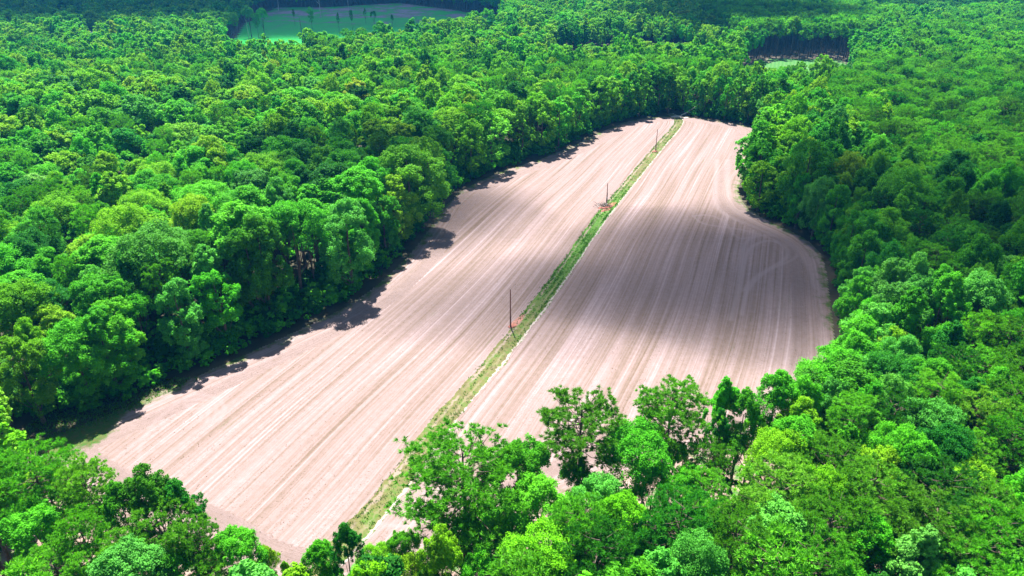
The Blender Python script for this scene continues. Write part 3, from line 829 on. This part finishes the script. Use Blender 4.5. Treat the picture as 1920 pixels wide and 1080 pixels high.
# low bushes under and before the trees
bush = []
for s in range(3):
    c, tg = broad_tree(3.2, 1.9, .05, 700, .34, 12, 500 + s, 6, .2, skirt=.9, limbs=0)
    bush.append(joined(c, tg, M["leaf"], "undergrowth_bush"))
LIB_U = lib("undergrowth_bush", bush)
U = hexgrid(-130, 190, 45, 380, 2.6, .5); ux, uy = U[:, 0], U[:, 1]
ufd = np.where(inpoly(ux, uy, FIELD), -1, 1) * polydist(ux, uy, FIELD)
near_fr = (uy < 92) & (ux < 46)
k = (((ufd > 1.5) & (ufd < 15) & (rg.random(len(ux)) < .92) & ~near_fr) | ((ufd > 3) & (ufd < 26) & near_fr & (rg.random(len(ux)) < .16)) | ((ufd > 10) & (rg.random(len(ux)) < .12))) & visible(ux, uy, 1.03)
k &= ~((np.abs(strip_u(ux, uy)) < 3) & (uy < 90)) & ~((uy > 325) & (np.abs(ux - 79) < 6) & (uy < 348))
k &= ~((ux < -72) & (uy > 86) & (uy < 104))
fU = []
for xx, yy, f in zip(ux[k], uy[k], ufd[k]):
    sz = rr.uniform(.6, 1.4) * (.55 if f < 3 else 1 if f < 6 else 1.3)
    fU.append((xx, yy, 'U', 1, 1, 0, int(rr.integers(0, 3)), rr.uniform(0, 6.28), (sz * 1.1, sz * 1.1, sz), jitter(PAL_B["mid green"] if rr.random() < .6 else PAL_B["dark green"], rr, .25)))
forest("undergrowth", LIB_U, fU, "green undergrowth below the trees and along the wood's edge")

# ------------------------------------------------------------------ trees one can tell apart in the far clearing
def tree_at(sp, px, pyb, pyt, wd, col, lab, var, thin=False):
    xx, yy = ground(px, pyb); s = -math.sin(PITCH) + (540 - pyt) / FPX * math.cos(PITCH); c = math.cos(PITCH) + (540 - pyt) / FPX * math.sin(PITCH)
    h = CAMH + yy * s / c
    root = place_tree(sp, xx, yy, h, wd, col, lab, var, False, rr); return root
tree_at('P', 588, 74, 14, .50, "deep green", "tall pine with a long bare stem in the middle of the far clearing", 1)
tree_at('P', 553, 47, 18, .50, "olive green", "thin pale-topped pine at the clearing's back, left of the long-stemmed pine", 5)
tree_at('B', 637, 66, 24, .45, "dark green", "dark slim leafy tree in the far clearing, right of the long-stemmed pine", 7)
tree_at('P', 661, 58, 20, .45, "deep green", "thin dark pine right of the slim leafy tree in the clearing", 0)
tree_at('B', 702, 50, 20, .75, "dark green", "dark round tree at the right of the clearing's cluster", 0)
tree_at('B', 686, 44, 16, .55, "mid green", "smaller leafy tree behind the dark round one in the clearing", 3)
tree_at('B', 736, 52, 28, .60, "dark green", "lone small bushy tree in the clearing's right half", 5)
tree_at('P', 445, 76, 24, .7, "olive green", "left-hand tall pine of the clump on the clearing's left side", 0)
tree_at('B', 415, 70, 20, .8, "bluish green", "pale round tree at the left end of the clearing's clump", 0)
tree_at('B', 440, 68, 15, .6, "mid green", "upright tree rising behind the clump's left-hand pine", 1)
tree_at('B', 472, 70, 13, .85, "bluish green", "tallest pale tree in the middle of the clearing's clump", 4)
tree_at('B', 497, 68, 15, .8, "mid green", "broad tree at the right end of the clearing's clump", 2)
tree_at('P', 486, 76, 26, .6, "deep green", "dark pine in front of the clearing's clump", 2)

# ------------------------------------------------------------------ dead trees, poles and other small things
def dead_tree(px, pyb, h, lab, seed, spread=.35, m="grey_bark", name="dead_tree", n=9, start=.45, z=0.0, lean=(0, 0), rad=None):
    xx, yy = ground(px, pyb, z); r = np.random.default_rng(seed)
    root = empty(name, (xx, yy, 0), 0)
    tip = np.array([lean[0], lean[1], h]); g = Geo(); rad = rad or .022 * h
    zz = np.linspace(0, 1, 7); pp = tip[None, :] * zz[:, None] + np.cumsum(r.normal(0, .012 * h, (7, 3)), 0) * np.array([1, 1, 0]); pp[0] = (0, 0, -.1)
    g.tube(pp, rad * (1 - .8 * zz), 7)
    link("trunk", g.mesh("trunk", [M[m]]), root)
    for i in range(n):
        s = start + (1 - start) * (i + r.random()) / n; b = tip * s; a = r.uniform(0, 6.28); L = h * spread * r.uniform(.5, 1) * (1.15 - s * .6)
        g = Geo(); e = b + np.array([math.cos(a) * L, math.sin(a) * L, L * r.uniform(.4, 1.0)]); mdl = (b + e) / 2 + r.normal(0, .06 * L, 3)
        g.tube([b, mdl, e], [rad * .45, rad * .28, rad * .1], 5)
        for _ in range(3):
            q = b + (e - b) * r.uniform(.35, .9); e2 = q + unit(e - b + r.normal(size=3) * L * .6) * L * .4
            g.tube([q, (q + e2) / 2 + r.normal(0, .04 * L, 3), e2], [rad * .2, rad * .14, rad * .06], 4)
        link("branch", g.mesh("branch", [M[m]]), root)
    return tag(root, lab, "dead tree")
dead_tree(602, 32, 22, "pale bare forked dead tree at the back of the far clearing", 1, .22, n=6, start=.55)
dead_tree(469, 79, 17, "pale limbless snag at the clearing's near left side", 2, .05, n=2, start=.7)
dead_tree(567, 80, 19, "dark broken-topped snag at the clearing's near edge", 3, .06, m="bark", n=3, start=.6, rad=.55)
dead_tree(522, 20, 20, "pale bare stem against the wood behind the clearing", 6, .08, n=3, start=.7)
dead_tree(655, 28, 18, "thin white bare stem right of the forked dead tree", 7, .08, n=3, start=.7)
dead_tree(915, 985, 9.5, "small white leafless tree among the green ones under the broad dark pine", 4, .45, z=4.0, n=12, start=.35)
dead_tree(1918, 592, 14, "grey leafless treetop on the right margin among green trees", 5, .40, z=6.0, n=14, start=.45)
dead_tree(852, 8, 20, "pale bare tree in the dark wood's edge at the clearing's right", 8, .15, n=5, start=.6)

def mound(name, x, y, rx, ry, h, m, lab, cat, rz=0, seed=0, parent=None):
    r = np.random.default_rng(seed); v = ICO_V.copy(); v = v * (1 + .18 * np.sin(v[:, :1] * 7 + seed) * np.cos(v[:, 1:2] * 6 + seed * 2)) + r.normal(0, .04, v.shape)
    v *= np.array([rx, ry, h]); o = link(name, mesh(name, v, [ICO_F], [m], smooth=True), loc=(x, y, .0)); o.rotation_euler = (0, 0, rz)
    return tag(o, lab, cat)

def utility_pole(px, pyb, pyt, lab, conduit=False):
    x0, y0 = ground(px, pyb); s = -math.sin(PITCH) + (540 - pyt) / FPX * math.cos(PITCH); c = math.cos(PITCH) + (540 - pyt) / FPX * math.sin(PITCH)
    h = CAMH + y0 * s / c
    root = empty("utility_pole", (x0, y0, .03))
    g = Geo(); zz = np.linspace(-.1, h, 9); g.tube(np.stack([np.zeros(9), np.zeros(9), zz], 1), np.linspace(.165, .11, 9), 12)
    link("shaft", g.mesh("shaft", [M["pole"]], True), root)
    g = Geo()
    g.tube([(0, 0, h + .08), (0, 0, h + .2), (0, 0, h + .26)], [.05, .09, .03], 8)
    link("insulator", g.mesh("insulator", [M["metal"]], True), root)
    g = Geo(); g.tube([(.20, -.02, .0), (.18, -.02, h * (.55 if conduit else .3))], [.05 if conduit else .03] * 2, 6)
    link("conduit", g.mesh("conduit", [M["metal"]], True), root)
    if conduit:
        g = Geo(); g.box((.0, -.24, 2.2), (.42, .26, .7)); g.box((0, -.39, 2.2), (.34, .03, .6))
        link("meter_box", g.mesh("meter_box", [M["metal"]]), root)
    return tag(root, lab, "utility pole", "wooden utility poles along the grassy track"), x0, y0
_, x1, y1 = utility_pole(957, 613, 543, "nearest and tallest-looking bare wooden pole beside the grassy track, red clay at its foot")
_, x2, y2 = utility_pole(1137, 383, 344, "middle wooden pole beside the track, rising from a dark heap of brush", True)
_, x3, y3 = utility_pole(1229, 284, 243, "farthest thin wooden pole, standing alone near the track's curved far end")
mound("clay_mound", x1 + .5, y1 + .4, 1.3, .9, .28, M["clay"], "red clay heap round the foot of the nearest pole", "mound", .8, 1)
mound("clay_mound", x2 - .5, y2 - 3.0, 3.0, 1.3, .30, M["clay"], "red clay heap under the brush pile at the middle pole", "mound", .5, 2)
mound("clay_mound", x3 - .3, y3 - .5, 1.2, 1.0, .40, M["clay"], "small red clay heap at the foot of the farthest pole", "mound", .3, 3)

def bare_earth(name, x, y, L, W, rz, col, seed):
    m = diffuse_mat(name + "_soil", lambda t: ramp(t, [(.3, tuple(c * .7 for c in col)), (.7, tuple(min(1, c * 1.3) for c in col))], noise(t, objco(t), 1.2, 5)))
    r = np.random.default_rng(seed); k = 40; th = np.arange(k) * 2 * math.pi / k; rad = 1 + .25 * np.sin(th * 3 + seed) * r.uniform(.3, 1) + r.normal(0, .09, k)
    v = np.vstack([[0, 0, 0], np.stack([np.cos(th) * L * rad, np.sin(th) * W * rad, np.zeros(k)], 1)])
    f = [(0, 1 + i, 1 + (i + 1) % k) for i in range(k)]
    o = link(name, mesh(name, v, [f], [m]), loc=(x, y, .092 + .004 * seed)); o.rotation_euler = (0, 0, rz); return tag(o, kind="structure")
bare_earth("bare_soil", x1 + 1.6, y1 + 2.6, 3.2, .8, 1.05, (.26, .13, .10), 1)
bare_earth("bare_soil", x2 + 1.2, y2 - 1.0, 3.2, 1.2, .9, (.28, .14, .08), 2)
bare_earth("bare_soil", x2 - .8, y2 - 5.5, 2.2, .8, .6, (.2, .08, .06), 3)

# heap of brush and old posts at the middle pole
root = empty("brush_pile", (x2 - .9, y2 - 2.2, .1)); r = np.random.default_rng(9)
for nm, mt, cnt, L in (("branches", "bark", 70, 1.6), ("stumps", "grey_bark", 14, 1.0)):
    g = Geo()
    for _ in range(cnt):
        a = r.uniform(0, 6.28); b = r.normal(0, 1, 3) * np.array([1.15, .75, .25]) + np.array([0, 0, .55]); b[2] = abs(b[2]) * .8
        d = unit(np.array([math.cos(a), math.sin(a), r.uniform(-.15, .7)])) * L * r.uniform(.4, 1); e = b + d; e[2] = max(e[2], .06)
        g.tube([b, (b + e) / 2 + r.normal(0, .1, 3), e], np.array([1, .8, .4]) * (.07 if nm == "branches" else .14), 5)
    o = link(nm, g.mesh(nm, [M[mt]]), root)
tag(root, "dark tangled heap of brush and grey wood at the foot of the middle pole", "brush pile")

# sandy heap with a fallen bleached tree at the track's far end
ex, ey = ground(1270, 219)
mound("sand_heap", ex, ey, 3.4, 1.6, .55, M["sand"], "white sandy heap where the track leaves the field's far end", "sand heap", .1, 4)
mound("sand_heap", ex + 3.8, ey - 2.2, 1.7, .9, .4, M["sand"], "smaller white sand heap in front of the bigger one at the track's far end", "sand heap", .4, 5)
root = empty("fallen_tree", (ex + 2.2, ey + 2.0, .3)); g = Geo()
g.tube([(0, 0, 0), (4, 1.2, 1.6), (8, 2.5, 4.2), (12, 3.5, 7.2), (15, 4.5, 9.5)], [.26, .2, .16, .1, .05], 7); link("trunk", g.mesh("trunk", [M["grey_bark"]], True), root)
for k_, (s, dx, dy, dz) in enumerate([(2, 2.5, -1.2, .5), (3.2, 2.6, 1, 1.6), (5, 2.4, -1, 1.9), (7, 2, .5, 2), (9, 1.8, -1, 1.5), (1.2, 3.5, -.6, -.1)]):
    b = np.array([s, s * .3, s * .5 - .1]); g = Geo(); e = b + np.array([dx, dy, dz]); g.tube([b, (b + e) / 2 + np.array([0, 0, .2]), e], [.1, .07, .03], 5); link("branch", g.mesh("branch", [M["grey_bark"]]), root)
tag(root, "bleached leaning fallen tree beside the white sand at the field's far end", "fallen tree")

# fence at the near left corner
def fence_post(px, py, h, lab, lean=0.0):
    x0, y0 = ground(px, py); root = empty("fence_post", (x0, y0, 0)); g = Geo()
    g.tube([(0, 0, -.1), (lean * .5, 0, h * .5), (lean, 0, h)], [.13, .12, .11], 8); link("shaft", g.mesh("shaft", [M["pole"]]), root)
    g = Geo(); g.tube([(lean, 0, h - .01), (lean, 0, h + .05)], [.13, .04], 8); link("cap", g.mesh("cap", [M["grey_bark"]]), root)
    tag(root, lab, "post"); return x0, y0
fx, fy = fence_post(98, 858, 2.3, "dark leaning fence post at the field's near left corner", -.5)
fx2, fy2 = fence_post(86, 868, 1.5, "shorter dark post under leaves left of the leaning fence post", -.1)
root = empty("farm_gate", ((fx + fx2) / 2 - .9, (fy + fy2) / 2 - .5, .0), .4); g = Geo()
for zz in (.35, .65, .95, 1.2): g.tube([(-1.5, 0, zz), (1.2, 0, zz)], [.035, .035], 6)
link("rails", g.mesh("rails", [M["metal"]]), root); g = Geo()
for xx in (-1.5, 0, 1.2): g.tube([(xx, 0, .1), (xx, 0, 1.25)], [.04, .04], 6)
link("uprights", g.mesh("uprights", [M["metal"]]), root)
tag(root, "dark metal gate half hidden in leaves beside the leaning fence post", "gate")

# grass verge by that corner, and grass on the track (nobody could count the tufts)
def tufts(name, P3, size, col, label, seed=3):
    r = np.random.default_rng(seed); n = len(P3); per = 4
    P_ = np.repeat(P3, per, 0) + r.normal(0, size * .4, (n * per, 3)) * np.array([1, 1, 0]); a = r.uniform(0, 6.28, n * per)
    w_ = np.stack([np.cos(a), np.sin(a), np.zeros(n * per)], 1) * size * .22; hgt_ = size * r.uniform(.5, 1.1, n * per)[:, None]
    lean = r.normal(0, .35, (n * per, 3)) * np.array([1, 1, 0]) * hgt_
    V = np.stack([P_ - w_, P_ + w_, P_ + lean + np.array([0, 0, 1.0]) * hgt_], 1).reshape(-1, 3)
    o = link(name, mesh(name, V, [np.arange(3 * n * per).reshape(-1, 3)], [M["leaf"]], attrs={"rnd": ('FACE', r.random(n * per))}))
    o["tint"] = list(col); return tag(o, label, kind="stuff")
TX = np.array(smooth_poly(STRIP, 3, False)); s_ = np.concatenate([[0], np.cumsum(np.hypot(*np.diff(TX, axis=0).T))])
m_ = 9000; ss = rg.uniform(8, s_[-1] - 12, m_); off = rg.choice([-1.5, -.1, 1.35], m_) + rg.normal(0, .33, m_)
dens = np.where((ss > 95) & (ss < 190), 1.0, .42) * np.clip(vnoise(ss, off * 8, 6) * 1.9 - .35, 0, 1)
kk_ = rg.random(m_) < dens; ss, off = ss[kk_], off[kk_]
xx = np.interp(ss, s_, TX[:, 0]); yy = np.interp(ss, s_, TX[:, 1]); tx = np.interp(ss + .5, s_, TX[:, 0]) - xx; ty = np.interp(ss + .5, s_, TX[:, 1]) - yy; l = np.hypot(tx, ty)
gx, gy = xx + ty / l * off, yy - tx / l * off
tufts("grass", np.stack([gx, gy, np.full(len(gx), .05)], 1), .34, (.05, .17, .02), "short green grass growing along the farm track")
m_ = 5200; vx = rg.uniform(-88, -58, m_); vy = rg.uniform(84, 116, m_)
f_ = np.where(inpoly(vx, vy, FIELD), -1, 1) * polydist(vx, vy, FIELD); kk_ = (f_ > -2.6 * rg.random(m_)) & (f_ < 9) & (vx < -60)
tufts("grass_verge", np.stack([vx[kk_], vy[kk_], np.full(kk_.sum(), .03)], 1), .4, (.07, .19, .025), "rough green grass at the field's near left corner", 4)
# dry stalks on the soil
m_ = 18000; vx = rg.uniform(-80, 112, m_); vy = 60 + 270 * rg.random(m_) ** 1.5
sel = inpoly(vx, vy, FSM) & (np.abs(strip_u(vx, vy)) > 2.6) & (rg.random(m_) < np.clip(vnoise(row_u(vx, vy) * 6, vy * .15, 6) * 2.4 - 1.15, 0.0, 1))
tufts("stubble", np.stack([vx[sel], vy[sel], np.full(sel.sum(), .03)], 1), .17, (.13, .10, .04), "dry brown stubble and weeds left in rows on the tilled soil", 5)

# small white house seen over the wood
hx, hy = HOUSE_AT; root = empty("house", (hx, hy, 0), .5)
M["white"] = diffuse_mat("white_boards", lambda t: ramp(t, [(.3, (.62, .64, .66)), (.7, (.78, .79, .80))], noise(t, objco(t), 2.0)))
M["roofm"] = diffuse_mat("blue_grey_roof", lambda t: ramp(t, [(.3, (.22, .27, .33)), (.7, (.33, .38, .44))], noise(t, objco(t), 2.0)))
M["glass"] = diffuse_mat("dark_glass", lambda t: (.03, .04, .05), rough=.15, spec=.6)
g = Geo(); g.box((0, 0, 1.8), (9, 7, 3.6)); g.add([(-4.5, -3.5, 3.6), (-4.5, 3.5, 3.6), (-4.5, 0, 6.2), (4.5, -3.5, 3.6), (4.5, 3.5, 3.6), (4.5, 0, 6.2)], t=[(0, 2, 1), (3, 4, 5)]); link("wall", g.mesh("wall", [M["white"]]), root)
g = Geo()
for sg in (-1, 1):
    g.add([(-4.9, sg * 4.0, 3.33), (4.9, sg * 4.0, 3.33), (4.9, 0, 6.3), (-4.9, 0, 6.3), (-4.9, sg * 4.0, 3.48), (4.9, sg * 4.0, 3.48), (4.9, 0, 6.45), (-4.9, 0, 6.45)], [(0, 1, 2, 3), (4, 7, 6, 5), (0, 4, 5, 1), (0, 3, 7, 4), (1, 5, 6, 2)])
link("roof", g.mesh("roof", [M["roofm"]]), root)
for wx in (-3, 0, 3):
    g = Geo(); g.box((wx, -3.53, 2.0), (1.3 if wx else 1.0, .08, 1.4 if wx else 2.4)); link("window" if wx else "door", g.mesh("window", [M["glass"] if wx else M["roofm"]]), root)
tag(root, "tiny white house with a pale roof peeping over the far left wood", "house")

# ------------------------------------------------------------------ clouds: they hang over the place and shade it
CZ = 520.0
def cloud(name, cx, cy, parts, dens, lab):
    """parts: ellipsoids (dx, dy, rx, ry) over the ground point whose sunlight they take"""
    ox, oy = SDIR.x / SDIR.z * CZ, SDIR.y / SDIR.z * CZ
    m, t, out = mat(name + "_vapour")
    v = N(t, "ShaderNodeVolumePrincipled"); v.inputs["Density"].default_value = dens; v.inputs["Color"].default_value = (.98, .98, 1, 1); v.inputs["Anisotropy"].default_value = .4
    t.links.new(v.outputs[0], out.inputs["Volume"])
    root = empty(name, (cx + ox, cy + oy, CZ))
    for i, (dx, dy, rx, ry, rz_, *tk) in enumerate(parts):
        vv, ff = ico(4); h = np.clip(1 - np.abs(vv[:, 2:3]), 0, 1)
        n_ = 1 + .10 * np.sin(vv[:, :1] * 6 + i) * np.cos(vv[:, 1:2] * 5 + i * 2) + .05 * np.sin(vv[:, 1:2] * 13 + vv[:, :1] * 9)
        vv = vv * n_; rr_ = np.hypot(vv[:, 0], vv[:, 1])[:, None]; vv[:, 2:3] *= np.clip(1.05 - rr_, .02, 1) * 1.0 + .0    # lens with thin rims
        vv = vv * np.array([rx, ry, tk[0] if tk else 26.0]); o = link("puff", mesh("puff", vv, [ff], [m], smooth=True), root, (dx, dy, i * .0 + 60 * i)); o.rotation_euler = (0, 0, rz_)
    return tag(root, lab, "cloud")
cloud("cloud", 68, 168, [(0, 0, 74, 54, .15), (-118, 74, 62, 42, -.1, 18), (-66, 44, 60, 30, .1, 9), (50, 62, 72, 36, .5)], .062, "small white summer cloud drifting over the field, out of the photo")
cloud("cloud", -330, 830, [(0, 0, 420, 300, .0), (150, 60, 330, 260, .12), (-330, 60, 300, 300, 0)], .18, "wide grey cloud over the far woods, out of the photo")
cloud("cloud", 190, 600, [(0, 0, 115, 88, .12), (30, 290, 430, 215, .08), (560, 200, 340, 200, .1)], .18, "long cloud over the far pine stand and the woods behind it, out of the photo")

# ------------------------------------------------------------------ haze
m, t, out = mat("air")
v = N(t, "ShaderNodeVolumePrincipled"); v.inputs["Density"].default_value = .000095; v.inputs["Color"].default_value = (.05, .42, 1.0, 1); v.inputs["Anisotropy"].default_value = .2
t.links.new(v.outputs[0], out.inputs["Volume"])
g = Geo(); g.box((0, 1000, 43), (3300, 2700, 88)); hz = link("haze", g.mesh("haze", [m])); tag(hz, kind="stuff")
